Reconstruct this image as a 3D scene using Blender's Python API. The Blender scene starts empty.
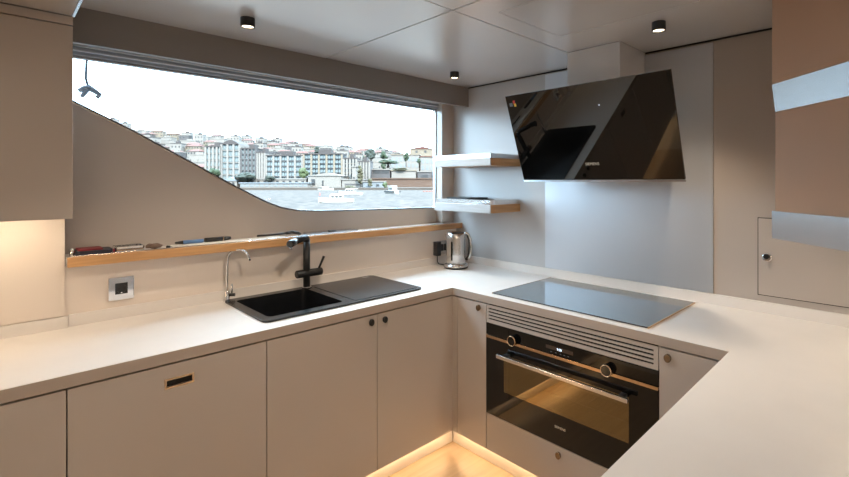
import bpy, bmesh, math, random
from mathutils import Vector, Matrix

C = bpy.context.scene.collection
SC = bpy.context.scene
random.seed(7)
PI = math.pi

# ------------------------------------------------------------------ camera
F_PX, CX, HY, EYE = 462.75, 455.0, 181.6, 1.522
RX, RY = 0.708, -0.706          # camera right in the plan
FX, FY = 0.706, 0.708           # camera forward in the plan
cam = bpy.data.cameras.new('camera')
cam.sensor_fit = 'HORIZONTAL'; cam.sensor_width = 36.0
cam.lens = 36.0 * F_PX / 849
cam.shift_x = -(CX - 424.5) / 849
cam.shift_y = -(238.5 - HY) / 849
cam.clip_start = 0.02; cam.clip_end = 3000
co = bpy.data.objects.new('camera', cam); C.objects.link(co)
co.location = (0, 0, EYE)
co.rotation_euler = (PI / 2, 0, math.atan2(-FX, FY))
SC.camera = co

# ------------------------------------------------------------------ sky, exposure
W = bpy.data.worlds.new('sky'); SC.world = W; W.use_nodes = True
nt = W.node_tree; nt.nodes.clear()
wo = nt.nodes.new('ShaderNodeOutputWorld'); bg = nt.nodes.new('ShaderNodeBackground')
tc = nt.nodes.new('ShaderNodeTexCoord'); sp = nt.nodes.new('ShaderNodeSeparateXYZ')
rp = nt.nodes.new('ShaderNodeValToRGB')
e = rp.color_ramp.elements
SKY = 14.0
e[0].position = 0.0; e[0].color = (5.6 * .58 / SKY, 5.6 * .81 / SKY, 5.6 / SKY, 1)
e[1].position = 1.0; e[1].color = (0.58, 0.81, 1.0, 1)
for pos, v in ((0.20, 6.2), (0.36, 8.0), (0.60, 12.0)):
    q = e.new(pos); q.color = (v * .58 / SKY, v * .81 / SKY, v / SKY, 1)
nt.links.new(tc.outputs['Generated'], sp.inputs[0])
nt.links.new(sp.outputs[2], rp.inputs[0])
nt.links.new(rp.outputs[0], bg.inputs[0]); bg.inputs[1].default_value = SKY
nt.links.new(bg.outputs[0], wo.inputs[0])

sun = bpy.data.lights.new('sun', 'SUN'); sun.energy = 10.0; sun.color = (1.0, .95, .88); sun.angle = math.radians(.6)
so_ = bpy.data.objects.new('sun', sun); C.objects.link(so_)
so_.rotation_euler = (math.radians(52), 0, math.radians(-20))      # high behind the viewer: it lights the far shore

vs = SC.view_settings
SC.display_settings.display_device = 'sRGB'
vs.view_transform = 'Standard'; vs.look = 'None'; vs.gamma = 1; vs.use_curve_mapping = False
vs.exposure = 0.5
DOWNLIGHT_W = 15.0
LED_FLOOR = 15.0
LED_CABINET = 28.0
SC.cycles.max_bounces = 10
SC.cycles.diffuse_bounces = 5
SC.cycles.glossy_bounces = 5
SC.cycles.transparent_max_bounces = 12
SC.cycles.sample_clamp_indirect = 4.0
SC.cycles.use_denoising = True

# ------------------------------------------------------------------ materials
MATS = {}
def new_mat(name):
    m = bpy.data.materials.new(name); m.use_nodes = True
    MATS[name] = m
    return m, m.node_tree, m.node_tree.nodes['Principled BSDF']

def paint(name, col, rough=0.5, metal=0.0, spec=0.5, coat=0.0, noise=0.0, nscale=20, bump=0.0, rvar=0.0, stretch=None, crough=0.12):
    m, t, b = new_mat(name)
    b.inputs['Base Color'].default_value = (*col, 1)
    b.inputs['Roughness'].default_value = rough
    b.inputs['Metallic'].default_value = metal
    b.inputs['Specular IOR Level'].default_value = spec
    b.inputs['Coat Weight'].default_value = coat
    b.inputs['Coat Roughness'].default_value = crough
    co_ = t.nodes.new('ShaderNodeTexCoord'); mp = t.nodes.new('ShaderNodeMapping')
    if stretch: mp.inputs['Scale'].default_value = stretch
    t.links.new(co_.outputs['Object'], mp.inputs[0])
    nz = t.nodes.new('ShaderNodeTexNoise'); nz.inputs['Scale'].default_value = nscale
    nz.inputs['Detail'].default_value = 4
    t.links.new(mp.outputs[0], nz.inputs['Vector'])
    if noise:
        mx = t.nodes.new('ShaderNodeMix'); mx.data_type = 'RGBA'
        mx.inputs[6].default_value = tuple(max(0, c * (1 - noise)) for c in col) + (1,)
        mx.inputs[7].default_value = tuple(min(1, c * (1 + noise)) for c in col) + (1,)
        t.links.new(nz.outputs[0], mx.inputs[0]); t.links.new(mx.outputs[2], b.inputs['Base Color'])
    if rvar:
        mr = t.nodes.new('ShaderNodeMapRange')
        mr.inputs[3].default_value = max(0, rough - rvar); mr.inputs[4].default_value = rough + rvar
        t.links.new(nz.outputs[0], mr.inputs[0]); t.links.new(mr.outputs[0], b.inputs['Roughness'])
    if bump:
        bp = t.nodes.new('ShaderNodeBump'); bp.inputs['Strength'].default_value = bump
        bp.inputs['Distance'].default_value = 0.002
        t.links.new(nz.outputs[0], bp.inputs['Height']); t.links.new(bp.outputs[0], b.inputs['Normal'])
    return m

def glow(name, col, strength):
    m, t, b = new_mat(name)
    b.inputs['Base Color'].default_value = (*col, 1)
    b.inputs['Emission Color'].default_value = (*col, 1)
    b.inputs['Emission Strength'].default_value = strength
    return m

def wood(name, a, b_, scale, rough=0.35, axis=(1, 14, 14)):
    m, t, b = new_mat(name)
    b.inputs['Roughness'].default_value = rough
    co_ = t.nodes.new('ShaderNodeTexCoord'); mp = t.nodes.new('ShaderNodeMapping')
    mp.inputs['Scale'].default_value = axis
    nz = t.nodes.new('ShaderNodeTexNoise'); nz.inputs['Scale'].default_value = scale
    nz.inputs['Detail'].default_value = 6; nz.inputs['Distortion'].default_value = 0.6
    rp_ = t.nodes.new('ShaderNodeValToRGB')
    rp_.color_ramp.elements[0].position = .3; rp_.color_ramp.elements[0].color = (*a, 1)
    rp_.color_ramp.elements[1].position = .7; rp_.color_ramp.elements[1].color = (*b_, 1)
    t.links.new(co_.outputs['Object'], mp.inputs[0]); t.links.new(mp.outputs[0], nz.inputs['Vector'])
    t.links.new(nz.outputs[0], rp_.inputs[0]); t.links.new(rp_.outputs[0], b.inputs['Base Color'])
    return m

def clear_glass(name, tint=(1, 1, 1), base=0.0, gcol=(1, 1, 1)):
    m = bpy.data.materials.new(name); m.use_nodes = True; MATS[name] = m
    t = m.node_tree; t.nodes.clear()
    o = t.nodes.new('ShaderNodeOutputMaterial'); mx = t.nodes.new('ShaderNodeMixShader')
    tr = t.nodes.new('ShaderNodeBsdfTransparent'); gl = t.nodes.new('ShaderNodeBsdfGlossy')
    tr.inputs[0].default_value = (*tint, 1); gl.inputs['Roughness'].default_value = 0.02
    lw = t.nodes.new('ShaderNodeFresnel'); lw.inputs[0].default_value = 1.45
    ge = t.nodes.new('ShaderNodeNewGeometry'); iv = t.nodes.new('ShaderNodeMath'); iv.operation = 'SUBTRACT'
    iv.inputs[0].default_value = 1.0; t.links.new(ge.outputs['Backfacing'], iv.inputs[1])
    gl.inputs[0].default_value = (*gcol, 1)
    ad = t.nodes.new('ShaderNodeMath'); ad.inputs[1].default_value = base; t.links.new(lw.outputs[0], ad.inputs[0])
    mu = t.nodes.new('ShaderNodeMath'); mu.operation = 'MULTIPLY'      # the outer face only passes light through
    t.links.new(ad.outputs[0], mu.inputs[0]); t.links.new(iv.outputs[0], mu.inputs[1]); t.links.new(mu.outputs[0], mx.inputs[0])
    t.links.new(tr.outputs[0], mx.inputs[1]); t.links.new(gl.outputs[0], mx.inputs[2])
    t.links.new(mx.outputs[0], o.inputs[0])
    return m

TAUPE = (0.44, 0.385, 0.345)
paint('brown_lacquer', (0.44, 0.285, 0.20), rough=0.5, spec=0.08, noise=0.02, nscale=3)
paint('taupe_paint', TAUPE, rough=0.36, spec=0.6, noise=0.02, nscale=3)
paint('taupe_pale', (0.72, 0.64, 0.575), rough=0.42, noise=0.02, nscale=3)
paint('taupe_shaded', (0.20, 0.18, 0.17), rough=0.42, noise=0.02, nscale=3)  # taupe with the pelmet's backlit shade put into the colour
paint('taupe_wall', TAUPE, rough=0.34, spec=0.9, coat=0.6, crough=.25, noise=0.02, nscale=3)
paint('taupe_ceiling', (.64, .64, .655), rough=0.24, spec=1.0, coat=1.0, crough=.2, noise=0.02, nscale=3)
paint('worktop_stone', (0.72, 0.68, 0.65), rough=0.34, noise=0.04, nscale=9)
wood('floor_wood', (0.46, 0.34, 0.23), (0.55, 0.42, 0.29), 2.5, 0.28, (1, 10, 10))
wood('oak', (0.42, 0.22, 0.09), (0.60, 0.34, 0.15), 3.0, 0.32, (1, 16, 16))
wood('oak_end', (0.40, 0.21, 0.10), (0.50, 0.28, 0.14), 3.0, 0.32, (16, 1, 16))
wood('oak_sheen', (0.44, 0.43, 0.42), (0.54, 0.53, 0.53), 3.0, 0.25, (16, 1.5, 16))  # oak whitened: the window's sheen on the shelf fronts is painted in
paint('saloon_bounce', (.70, .64, .56), rough=.95, noise=.1, nscale=200)  # unseen saloon floor, made pale to bounce light up to the ceiling
paint('duct_paint', (.76, .76, .78), rough=.35, spec=.9, coat=.5)
paint('grey_paint', (.46, .455, .46), rough=.34, spec=.9, coat=.6, crough=.25, noise=.02, nscale=3)
paint('edge_laminate', (.40, .335, .29), rough=.36, spec=.5)
paint('dark_gap', (0.015, 0.012, 0.010), rough=0.8)
paint('black_gloss', (0.006, 0.006, 0.006), rough=0.03, coat=0.3)
paint('black_glass', (0.004, 0.004, 0.004), rough=0.02, spec=0.55)
paint('hob_glass', (0.006, 0.007, 0.008), rough=0.05, spec=1.0, coat=0.6)
paint('black_composite', (0.008, 0.009, 0.011), rough=0.24, spec=.5, noise=0.2, nscale=400, bump=0.05)
paint('black_matt', (0.012, 0.012, 0.013), rough=0.38)
paint('black_plastic', (0.015, 0.015, 0.016), rough=0.45)
paint('chrome', (0.86, 0.86, 0.87), rough=0.08, metal=1.0)
paint('steel', (0.62, 0.60, 0.58), rough=0.24, metal=1.0, rvar=0.05, nscale=30, stretch=(1, 1, 30))
paint('brushed_steel', (0.62, 0.64, 0.68), rough=0.46, metal=0.85, rvar=0.04, nscale=8, stretch=(1, 1, .1))
paint('satin_trim', (0.62, 0.65, 0.70), rough=0.22, metal=1.0)
paint('bronze_knob', (0.30, 0.22, 0.15), rough=0.25, metal=1.0)
paint('copper_trim', (0.70, 0.50, 0.32), rough=0.22, metal=1.0)
paint('aluminium', (0.80, 0.81, 0.84), rough=0.22, metal=1.0)
paint('white_plastic', (0.75, 0.76, 0.78), rough=0.4)
paint('grey_rail', (0.42, 0.45, 0.50), rough=0.3, metal=0.6)
paint('paper', (0.82, 0.78, 0.72), rough=0.6)
paint('navy_cloth', (0.015, 0.017, 0.03), rough=0.5)
paint('red_cloth', (0.200, 0.012, 0.020), rough=0.5)
paint('blue_plastic', (0.12, 0.25, 0.50), rough=0.3)
paint('brown_cloth', (0.16, 0.10, 0.07), rough=0.7)
paint('rope_fibre', (0.100, 0.110, 0.130), rough=0.8, noise=0.3, nscale=200)
paint('lettering', (0.75, 0.68, 0.55), rough=0.4)
paint('label_red', (0.75, 0.05, 0.03), rough=0.5)
paint('label_yellow', (0.85, 0.55, 0.06), rough=0.5)
paint('label_grey', (0.120, 0.130, 0.150), rough=0.5)
glow('display_digits', (0.65, 0.80, 1.0), 1.5)
glow('led_warm', (1.0, 0.70, 0.38), LED_FLOOR)
glow('led_cabinet', (1.0, 0.80, 0.56), LED_CABINET)
glow('led_shelf', (1.0, 0.80, 0.56), 12.0)
glow('lamp_lens', (1.0, 0.82, 0.58), 6.0)
glow('oven_fill_glow', (1.0, 0.66, 0.28), 14.0)
paint('oven_enamel', (0.10, 0.075, 0.045), rough=0.4)
paint('display_panel', (0.06, 0.04, 0.03), rough=0.2)
clear_glass('window_glass', (0.97, 0.98, 0.98))
clear_glass('oven_glass', (0.42, 0.36, 0.24), 0.22, (1.0, .82, .5))
# outside
paint('city_white', (0.115, 0.103, 0.090), rough=0.8, noise=0.12, nscale=0.15)
paint('city_cream', (0.110, 0.087, 0.061), rough=0.8, noise=0.12, nscale=0.15)
paint('city_grey', (0.040, 0.036, 0.035), rough=0.8, noise=0.15, nscale=0.15)
paint('city_dark', (0.009, 0.009, 0.009), rough=0.6)
paint('city_glass', (0.115, 0.140, 0.145), rough=0.35, spec=0.15, noise=0.45, nscale=0.35)
paint('city_glass_dark', (0.050, 0.060, 0.065), rough=0.35, spec=0.15, noise=0.45, nscale=0.35)
paint('city_blue', (0.094, 0.104, 0.112), rough=0.5)
paint('roof_red', (0.057, 0.014, 0.007), rough=0.85, noise=0.2, nscale=0.5)
paint('roof_grey', (0.030, 0.024, 0.022), rough=0.85, noise=0.2, nscale=0.5)
paint('earth_brown', (0.056, 0.031, 0.019), rough=0.9, noise=0.2, nscale=0.1)
paint('hill_ground', (0.013, 0.011, 0.007), rough=0.95, noise=0.5, nscale=0.04)
paint('quay_stone', (0.040, 0.031, 0.024), rough=0.9, noise=0.4, nscale=0.2)
paint('leaf_green', (0.008, 0.018, 0.003), rough=0.8, noise=0.5, nscale=0.9)
paint('leaf_dark', (0.005, 0.009, 0.003), rough=0.8, noise=0.5, nscale=0.9)
paint('leaf_bright', (0.024, 0.034, 0.006), rough=0.8, noise=0.4, nscale=0.9)
paint('leaf_olive', (0.030, 0.026, 0.008), rough=0.8, noise=0.4, nscale=0.9)
paint('bark', (0.016, 0.011, 0.006), rough=0.9)
paint('boat_white', (0.260, 0.245, 0.225), rough=0.4)
paint('orange_float', (0.149, 0.026, 0.007), rough=0.5)
m, t, b = new_mat('sea_water')
b.inputs['Base Color'].default_value = (0.50, 0.57, 0.62, 1)
b.inputs['Roughness'].default_value = 0.3; b.inputs['Specular IOR Level'].default_value = 0.0
co_ = t.nodes.new('ShaderNodeTexCoord'); nz = t.nodes.new('ShaderNodeTexNoise')
nz.inputs['Scale'].default_value = 0.9; nz.inputs['Detail'].default_value = 7
bp = t.nodes.new('ShaderNodeBump'); bp.inputs['Strength'].default_value = 0.5; bp.inputs['Distance'].default_value = 0.4
rp_ = t.nodes.new('ShaderNodeValToRGB')
rp_.color_ramp.elements[0].position = .38; rp_.color_ramp.elements[0].color = (.043, .042, .042, 1)
rp_.color_ramp.elements[1].position = .58; rp_.color_ramp.elements[1].color = (.084, .074, .066, 1)
t.links.new(co_.outputs['Object'], nz.inputs['Vector']); t.links.new(nz.outputs[0], bp.inputs['Height'])
t.links.new(nz.outputs[0], rp_.inputs[0]); t.links.new(rp_.outputs[0], b.inputs['Base Color'])
t.links.new(bp.outputs[0], b.inputs['Normal'])
M = MATS

# ------------------------------------------------------------------ mesh helpers
def add_box(bm, x0, x1, y0, y1, z0, z1, mi=0, mat=None):
    vs_ = [bm.verts.new((x, y, z)) for x in (x0, x1) for y in (y0, y1) for z in (z0, z1)]
    if mat is not None:
        for v in vs_: v.co = mat @ v.co
    f = []
    for q in ((0, 1, 3, 2), (4, 6, 7, 5), (0, 4, 5, 1), (2, 3, 7, 6), (0, 2, 6, 4), (1, 5, 7, 3)):
        fc = bm.faces.new([vs_[i] for i in q]); fc.material_index = mi; f.append(fc)
    return vs_
def box(x0, x1, y0, y1, z0, z1, bev=0.0, mat=None):
    bm = bmesh.new(); add_box(bm, min(x0, x1), max(x0, x1), min(y0, y1), max(y0, y1), min(z0, z1), max(z0, z1), mat=mat)
    if bev: bmesh.ops.bevel(bm, geom=bm.edges[:], offset=bev, segments=2, affect='EDGES', profile=0.5)
    return bm
def boxes(lst, bev=0.0):
    bm = bmesh.new()
    for b_ in lst: add_box(bm, *b_)
    if bev: bmesh.ops.bevel(bm, geom=bm.edges[:], offset=bev, segments=2, affect='EDGES', profile=0.5)
    return bm
def tube(pts, rad, n=14, bm=None, caps=True):
    bm = bm or bmesh.new()
    pts = [Vector(p) for p in pts]
    rads = rad if isinstance(rad, (list, tuple)) else [rad] * len(pts)
    rings = []; up = None
    for i, p in enumerate(pts):
        d = (pts[min(i + 1, len(pts) - 1)] - pts[max(i - 1, 0)]).normalized()
        if up is None:
            up = Vector((0, 0, 1)) if abs(d.z) < 0.9 else Vector((1, 0, 0))
        s = d.cross(up).normalized(); up = s.cross(d).normalized()
        rings.append([bm.verts.new(p + (s * math.cos(a) + up * math.sin(a)) * rads[i]) for a in [2 * PI * k / n for k in range(n)]])
    for a, b_ in zip(rings, rings[1:]):
        for k in range(n):
            bm.faces.new((a[k], a[(k + 1) % n], b_[(k + 1) % n], b_[k])).smooth = True
    if caps:
        bm.faces.new(rings[0][::-1]); bm.faces.new(rings[-1])
    return bm
def lathe(prof, center=(0, 0, 0), n=32, bm=None, sx=1, sy=1):
    bm = bm or bmesh.new(); c = Vector(center); rings = []
    for r, z in prof:
        rings.append([bm.verts.new(c + Vector((r * sx * math.cos(2 * PI * k / n), r * sy * math.sin(2 * PI * k / n), z))) for k in range(n)])
    for a, b_ in zip(rings, rings[1:]):
        for k in range(n):
            bm.faces.new((a[k], a[(k + 1) % n], b_[(k + 1) % n], b_[k])).smooth = True
    bm.faces.new(rings[0][::-1]); bm.faces.new(rings[-1])
    return bm
def prism(outline, lo, hi, axis='Z', holes=()):
    """extrude a polygon (with holes) from lo to hi along an axis"""
    def P(u, v, w):
        return (u, v, w) if axis == 'Z' else ((u, w, v) if axis == 'Y' else (w, u, v))
    bm = bmesh.new()
    def loop(pts):
        v_ = [bm.verts.new(P(p[0], p[1], lo)) for p in pts]
        return [bm.edges.new((v_[i], v_[(i + 1) % len(v_)])) for i in range(len(v_))]
    ed = loop(outline)
    for h in holes: ed += loop(h)
    if holes:
        bmesh.ops.triangle_fill(bm, edges=ed, use_beauty=True, use_dissolve=False)
    else:
        bm.faces.new(list({v: 0 for e_ in ed for v in e_.verts}))
    r = bmesh.ops.extrude_face_region(bm, geom=bm.faces[:])
    d = Vector(P(0, 0, hi - lo))
    for v in [g for g in r['geom'] if isinstance(g, bmesh.types.BMVert)]: v.co += d
    return bm
def rrect(x0, x1, y0, y1, r, n=5):
    out = []
    for cx_, cy_, a0 in ((x1 - r, y1 - r, 0), (x0 + r, y1 - r, PI / 2), (x0 + r, y0 + r, PI), (x1 - r, y0 + r, 1.5 * PI)):
        for k in range(n + 1):
            a = a0 + PI / 2 * k / n; out.append((cx_ + r * math.cos(a), cy_ + r * math.sin(a)))
    return out
def obj(name, bm, mat, parent=None, loc=None, rot=None):
    bmesh.ops.recalc_face_normals(bm, faces=bm.faces[:])
    me = bpy.data.meshes.new(name); bm.to_mesh(me); bm.free()
    for mm in (mat if isinstance(mat, (list, tuple)) else [mat]): me.materials.append(M[mm])
    o = bpy.data.objects.new(name, me); C.objects.link(o)
    if parent is not None:
        o.parent = parent
        if loc is None: o.matrix_parent_inverse = Matrix.Translation(-parent.location) if parent.type == 'EMPTY' and not parent.rotation_euler.z else Matrix()
    if loc is not None: o.location = loc
    if rot is not None: o.rotation_euler = rot
    return o
def tag(o, label=None, cat=None, group=None, kind=None):
    if label: o['label'] = label
    if cat: o['category'] = cat
    if group: o['group'] = group
    if kind: o['kind'] = kind
    return o
def thing(name, label, cat, loc=(0, 0, 0), group=None, rz=0):
    o = bpy.data.objects.new(name, None); C.objects.link(o)
    o.empty_display_size = .05; o.location = loc; o.rotation_euler = (0, 0, rz)
    return tag(o, label, cat, group)
def struct(name, bm, mat, label=None):
    o = obj(name, bm, mat); return tag(o, label, kind='structure')
def smooth(o):
    for p in o.data.polygons: p.use_smooth = True
    return o
def lettering(name, text, size, mat, parent, matrix, align='LEFT', depth=0.0004):
    cu = bpy.data.curves.new('t', 'FONT'); cu.body = text; cu.size = size; cu.extrude = depth; cu.align_x = align
    to = bpy.data.objects.new('t', cu); C.objects.link(to)
    bpy.context.view_layer.update()
    me = bpy.data.meshes.new_from_object(to.evaluated_get(bpy.context.evaluated_depsgraph_get()))
    bpy.data.objects.remove(to)
    me.transform(matrix); me.name = name; me.materials.clear(); me.materials.append(M[mat])
    o = bpy.data.objects.new(name, me); C.objects.link(o)
    if parent is not None:
        o.parent = parent
        if parent.type == 'EMPTY': o.matrix_parent_inverse = Matrix.Translation(-parent.location)
    return o
def knob(parent, p, nrm, mat='bronze_knob'):
    """small oval latch knob: its axis is nrm; wider than tall is no - taller than wide"""
    n = Vector(nrm); s = Vector((0, 0, 1)).cross(n).normalized(); z = Vector((0, 0, 1)); p = Vector(p)
    bm = bmesh.new(); rings = []
    for d, r in ((0, .008), (.006, .008), (.006, .0125), (.016, .0135), (.018, .011)):
        rings.append([bm.verts.new(p + n * d + (s * math.cos(a) * r + z * math.sin(a) * r * 1.25)) for a in [2 * PI * k / 20 for k in range(20)]])
    for a, b_ in zip(rings, rings[1:]):
        for k in range(20): bm.faces.new((a[k], a[(k + 1) % 20], b_[(k + 1) % 20], b_[k])).smooth = True
    bm.faces.new(rings[-1])
    return obj('knob', bm, mat, parent)

# ------------------------------------------------------------------ dimensions
XH = 2.51            # hood wall
YW = 2.50            # window wall below the ledge
YR = 2.60            # window wall in the recess
CEIL = 2.22
XF, YF, YP = 1.846, 1.872, 0.475      # worktop front edges
ZC = 0.92

# ------------------------------------------------------------------ the setting
struct('floor', box(.10 - .1, 2.7, .40, 2.8, -0.06, 0.0), 'floor_wood')
struct('floor_saloon', boxes([(-2.4, .10 - .1, -2.6, 2.8, -.06, 0), (.10 - .1, 2.7, -2.6, .40, -.06, 0)]), 'saloon_bounce')

def s67(p):
    k = 2.60 / 2.55; return (p[0] * k, 1.522 + (p[1] - 1.522) * k)
cor = []
for k in range(6):
    a = PI / 2 * k / 5
    cor.append((2.284 + .055 * math.sin(a), 2.035 + .055 * math.cos(a)))
WIN = [(-.10, 2.09), *cor, (2.339, 1.335), (2.327, 1.325), (1.95, 1.330), (1.557, 1.337), (1.36, 1.342), (1.25, 1.350), (1.15, 1.372), (1.07, 1.404),
       (1.00, 1.440), (.90, 1.494), (.45, 1.752), (.244, 1.858), (-.10, 2.03)]
WIN = [s67(p) for p in WIN]
struct('wall_left', prism([(-2.4, 1.17), (XH + .1, 1.17), (XH + .1, 2.30), (-2.4, 2.30)], YR, YR + .026, 'Y', [WIN]), 'taupe_wall')
struct('wall_left_lower', box(-2.4, XH + .1, YW, YW + .30, 0, 1.171), 'taupe_pale')
struct('wall_back', box(XH, XH + .12, -2.6, YR + .024, 0, 2.30), 'taupe_wall')
struct('wall_back_panel', box(XH - .004, XH - .0002, 1.693, 2.53, .972, CEIL - .012), 'grey_paint')
struct('wall_front', box(-2.5, -2.38, -2.6, 2.80, 0, 2.30), 'taupe_wall')
struct('wall_right', box(-2.5, XH + .1, -2.62, -2.5, 0, 2.30), 'taupe_wall')
# boxed-out wall panel under the upper cabinet
struct('wall_left_chase', box(-2.38, .208, 2.488, YW - .001, ZC + .05, 1.389), 'taupe_pale')
# pelmet over the window
struct('trim_1', boxes([(-2.38, XH - .001, 2.37, 2.40, 2.077, CEIL), ]), 'taupe_shaded')
# ceiling panels with open joints and an access hatch
g = .0035
SX, SY = 1.325, 1.342
HX0, HX1, HY0, HY1 = 1.478, 1.932, 0.60, 1.222
struct('ceiling', boxes([
    (-2.38, SX - g, SY + g, YR, CEIL, CEIL + .02), (SX + g, XH - .008, SY + g, YR, CEIL, CEIL + .02),
    (-2.38, SX - g, -2.5, SY - g, CEIL, CEIL + .02),
    (SX + g, HX0 - .0025, -2.5, SY - g, CEIL, CEIL + .02), (HX1 + .0025, XH - .008, -2.5, SY - g, CEIL, CEIL + .02),
    (HX0 - .0025, HX1 + .0025, -2.5, HY0 - .0025, CEIL, CEIL + .02), (HX0 - .0025, HX1 + .0025, HY1 + .0025, SY - g, CEIL, CEIL + .02)]), 'taupe_ceiling')
struct('ceiling_hatch', box(HX0 + .001, HX1 - .001, HY0 + .001, HY1 - .001, CEIL, CEIL + .018), 'taupe_ceiling')
struct('ceiling_backing', box(-2.5, XH + .1, -2.6, 2.8, CEIL + .022, CEIL + .08), 'dark_gap')
struct('trim_3', box(2.385, XH - .001, 2.53, YR + .02, 1.2125, 2.20, .002), 'taupe_wall')
struct('trim_4', box(XH - .012, XH - .0045, -2.5, 1.046, CEIL - .007, CEIL - .0003), 'dark_gap')
struct('trim_5', box(XH - .012, XH - .0045, 1.348, 2.365, CEIL - .007, CEIL - .0003), 'dark_gap')
# dropped bulkhead over the upper cabinet, with a pale edge strip
tr = struct('trim_2', box(-2.38, .198, 1.1, 2.14, 2.115, CEIL - .001), 'taupe_paint')
obj('edge_strip', box(.1985, .206, 1.1, 2.14, 2.112, CEIL - .001), 'satin_trim', tr)
# skirting glow strip under the fronts is part of the plinths (below)

# ------------------------------------------------------------------ window in the recess
def inset(poly, d):
    c = Vector((sum(p[0] for p in poly) / len(poly), sum(p[1] for p in poly) / len(poly)))
    out = []
    n = len(poly)
    for i in range(n):
        p0, p1, p2 = Vector(poly[i - 1]), Vector(poly[i]), Vector(poly[(i + 1) % n])
        e1 = (p1 - p0).normalized(); e2 = (p2 - p1).normalized()
        n1 = Vector((e1.y, -e1.x)); n2 = Vector((e2.y, -e2.x))
        b_ = (n1 + n2); k = d / max(.3, b_.length_squared / 2)
        out.append(tuple(p1 + b_ * k))
    return out
win = struct('window_1', prism(inset(WIN, -.002), YR - .004, YR + .020, 'Y', [inset(WIN, .008)]), 'aluminium')
obj('gasket', prism(inset(WIN, .001), YR - .006, YR - .0045, 'Y', [inset(WIN, .0075)]), 'black_plastic', win)
obj('window_pane', prism(inset(WIN, .008), YR + .006, YR + .011, 'Y'), 'window_glass', win)

# roller blind packed up under the pelmet
bl = thing('roller_blind', 'rolled up window blind packed in slim rails along the top of the window', 'blind', (1.3, YR - .03, 2.10))
for z0, z1, y0 in ((2.1080, 2.1160, 2.545), (2.0890, 2.1020, 2.555), (2.0700, 2.0840, 2.562)):
    obj('rail', box(-.3, 2.37, y0, 2.596, z0, z1, .002), 'grey_rail', bl)
obj('rail_edge', box(-.3, 2.37, 2.541, 2.55, 2.1022, 2.1078), 'white_plastic', bl)
obj('rail_edge', box(-.3, 2.37, 2.553, 2.56, 2.0842, 2.0888), 'white_plastic', bl)
obj('bottom_bar', box(-.3, 2.37, 2.572, 2.596, 2.0560, 2.0695, .003), 'satin_trim', bl)

# ------------------------------------------------------------------ window ledge
lg = thing('window_ledge', 'long oak-fronted ledge running under the slanted window', 'ledge', (1.3, 2.55, 1.172))
obj('front_edge', box(.212, XH - .002, 2.435, 2.455, 1.172, 1.212, .0015), 'oak', lg)
tag(obj('top_panel', box(.212, XH - .002, 2.456, YR - .002, 1.175, 1.209), 'satin_shelf' if 'satin_shelf' in M else 'worktop_stone', lg), 'pale glossy top')
rl = tube([(.23, 2.447, 1.2145), (2.45, 2.447, 1.2145)], .0022, 8)
obj('rail', rl, 'chrome', lg)

# ------------------------------------------------------------------ worktop
SX0, SX1, SY0, SY1 = .812, 1.700, 1.955, 2.452
BX0, BX1, BY0, BY1 = .850, 1.225, 2.005, 2.400
XE = .10
wt = thing('worktop', 'pale stone worktop running along both walls and out to the right', 'worktop', (1.2, 1.2, .88))
outl = [(-2.38, YF), (XF, YF), (XF, YP), (XE, YP - .03), (XE, -.42), (XH - .002, -.42), (XH - .002, YW - .002), (-2.38, YW - .002)]
obj('slab', prism(outl, .880, ZC, 'Z', [[(BX0 - .012, BY0 - .012), (BX1 + .012, BY0 - .012), (BX1 + .012, BY1 + .012), (BX0 - .012, BY1 + .012)]]), 'worktop_stone', wt)
tag(obj('edge_band', box(-2.38, XF - .0012, YF - .0012, YF - .0001, .8802, ZC - .0012), 'edge_laminate', wt), 'taupe front edge')
tag(obj('edge_band', box(XF - .0012, XF - .0001, YP + .001, YF - .0002, .8802, ZC - .0012), 'edge_laminate', wt), 'taupe front edge')
obj('upstand', box(.219, XH - .012, YW - .013, YW - .002, ZC, .969, .001), 'worktop_stone', wt)
obj('upstand', box(-2.38, .217, 2.474, 2.487, ZC, .967, .001), 'worktop_stone', wt)
obj('upstand', box(XH - .013, XH - .002, -.42, YW - .013, ZC, .971, .001), 'worktop_stone', wt)

# ------------------------------------------------------------------ base cabinets
ZD0, ZD1 = .105, .872
def carcass_left(x0, x1):
    return boxes([(x0, x0 + .016, YF + .026, YW - .012, ZD0, .878), (x1 - .016, x1, YF + .026, YW - .012, ZD0, .878),
                  (x0 + .016, x1 - .016, YF + .026, YW - .012, ZD0, ZD0 + .016), (x0 + .016, x1 - .016, YW - .02, YW - .012, ZD0 + .016, .70)])
def front_left(parent, name, x0, x1, hole=None):
    if hole: bm = prism([(x0, ZD0), (x1, ZD0), (x1, ZD1), (x0, ZD1)], YF + .004, YF + .024, 'Y', [hole])
    else: bm = box(x0, x1, YF + .004, YF + .024, ZD0, ZD1, .0012)
    return obj(name, bm, 'taupe_paint', parent)
gap = .0018
lc = thing('base_cabinet', 'plain taupe base cabinet at the left edge beside the wide panel with a slot grip', 'cabinet', (-.2, 2.1, .1))
obj('carcass', carcass_left(-.62, .158), 'taupe_paint', lc)
front_left(lc, 'door', -.62, .162 - gap)
dw = thing('base_cabinet', 'wide taupe front with a recessed slot grip, left of the sink doors', 'cabinet', (.47, 2.1, .1))
obj('carcass', carcass_left(.166, .784), 'taupe_paint', dw)
hx0, hx1, hz0, hz1 = .430, .517, .792, .820
dp = front_left(dw, 'door', .162 + gap, .788 - gap, [(hx0, hz0), (hx1, hz0), (hx1, hz1), (hx0, hz1)])
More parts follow.
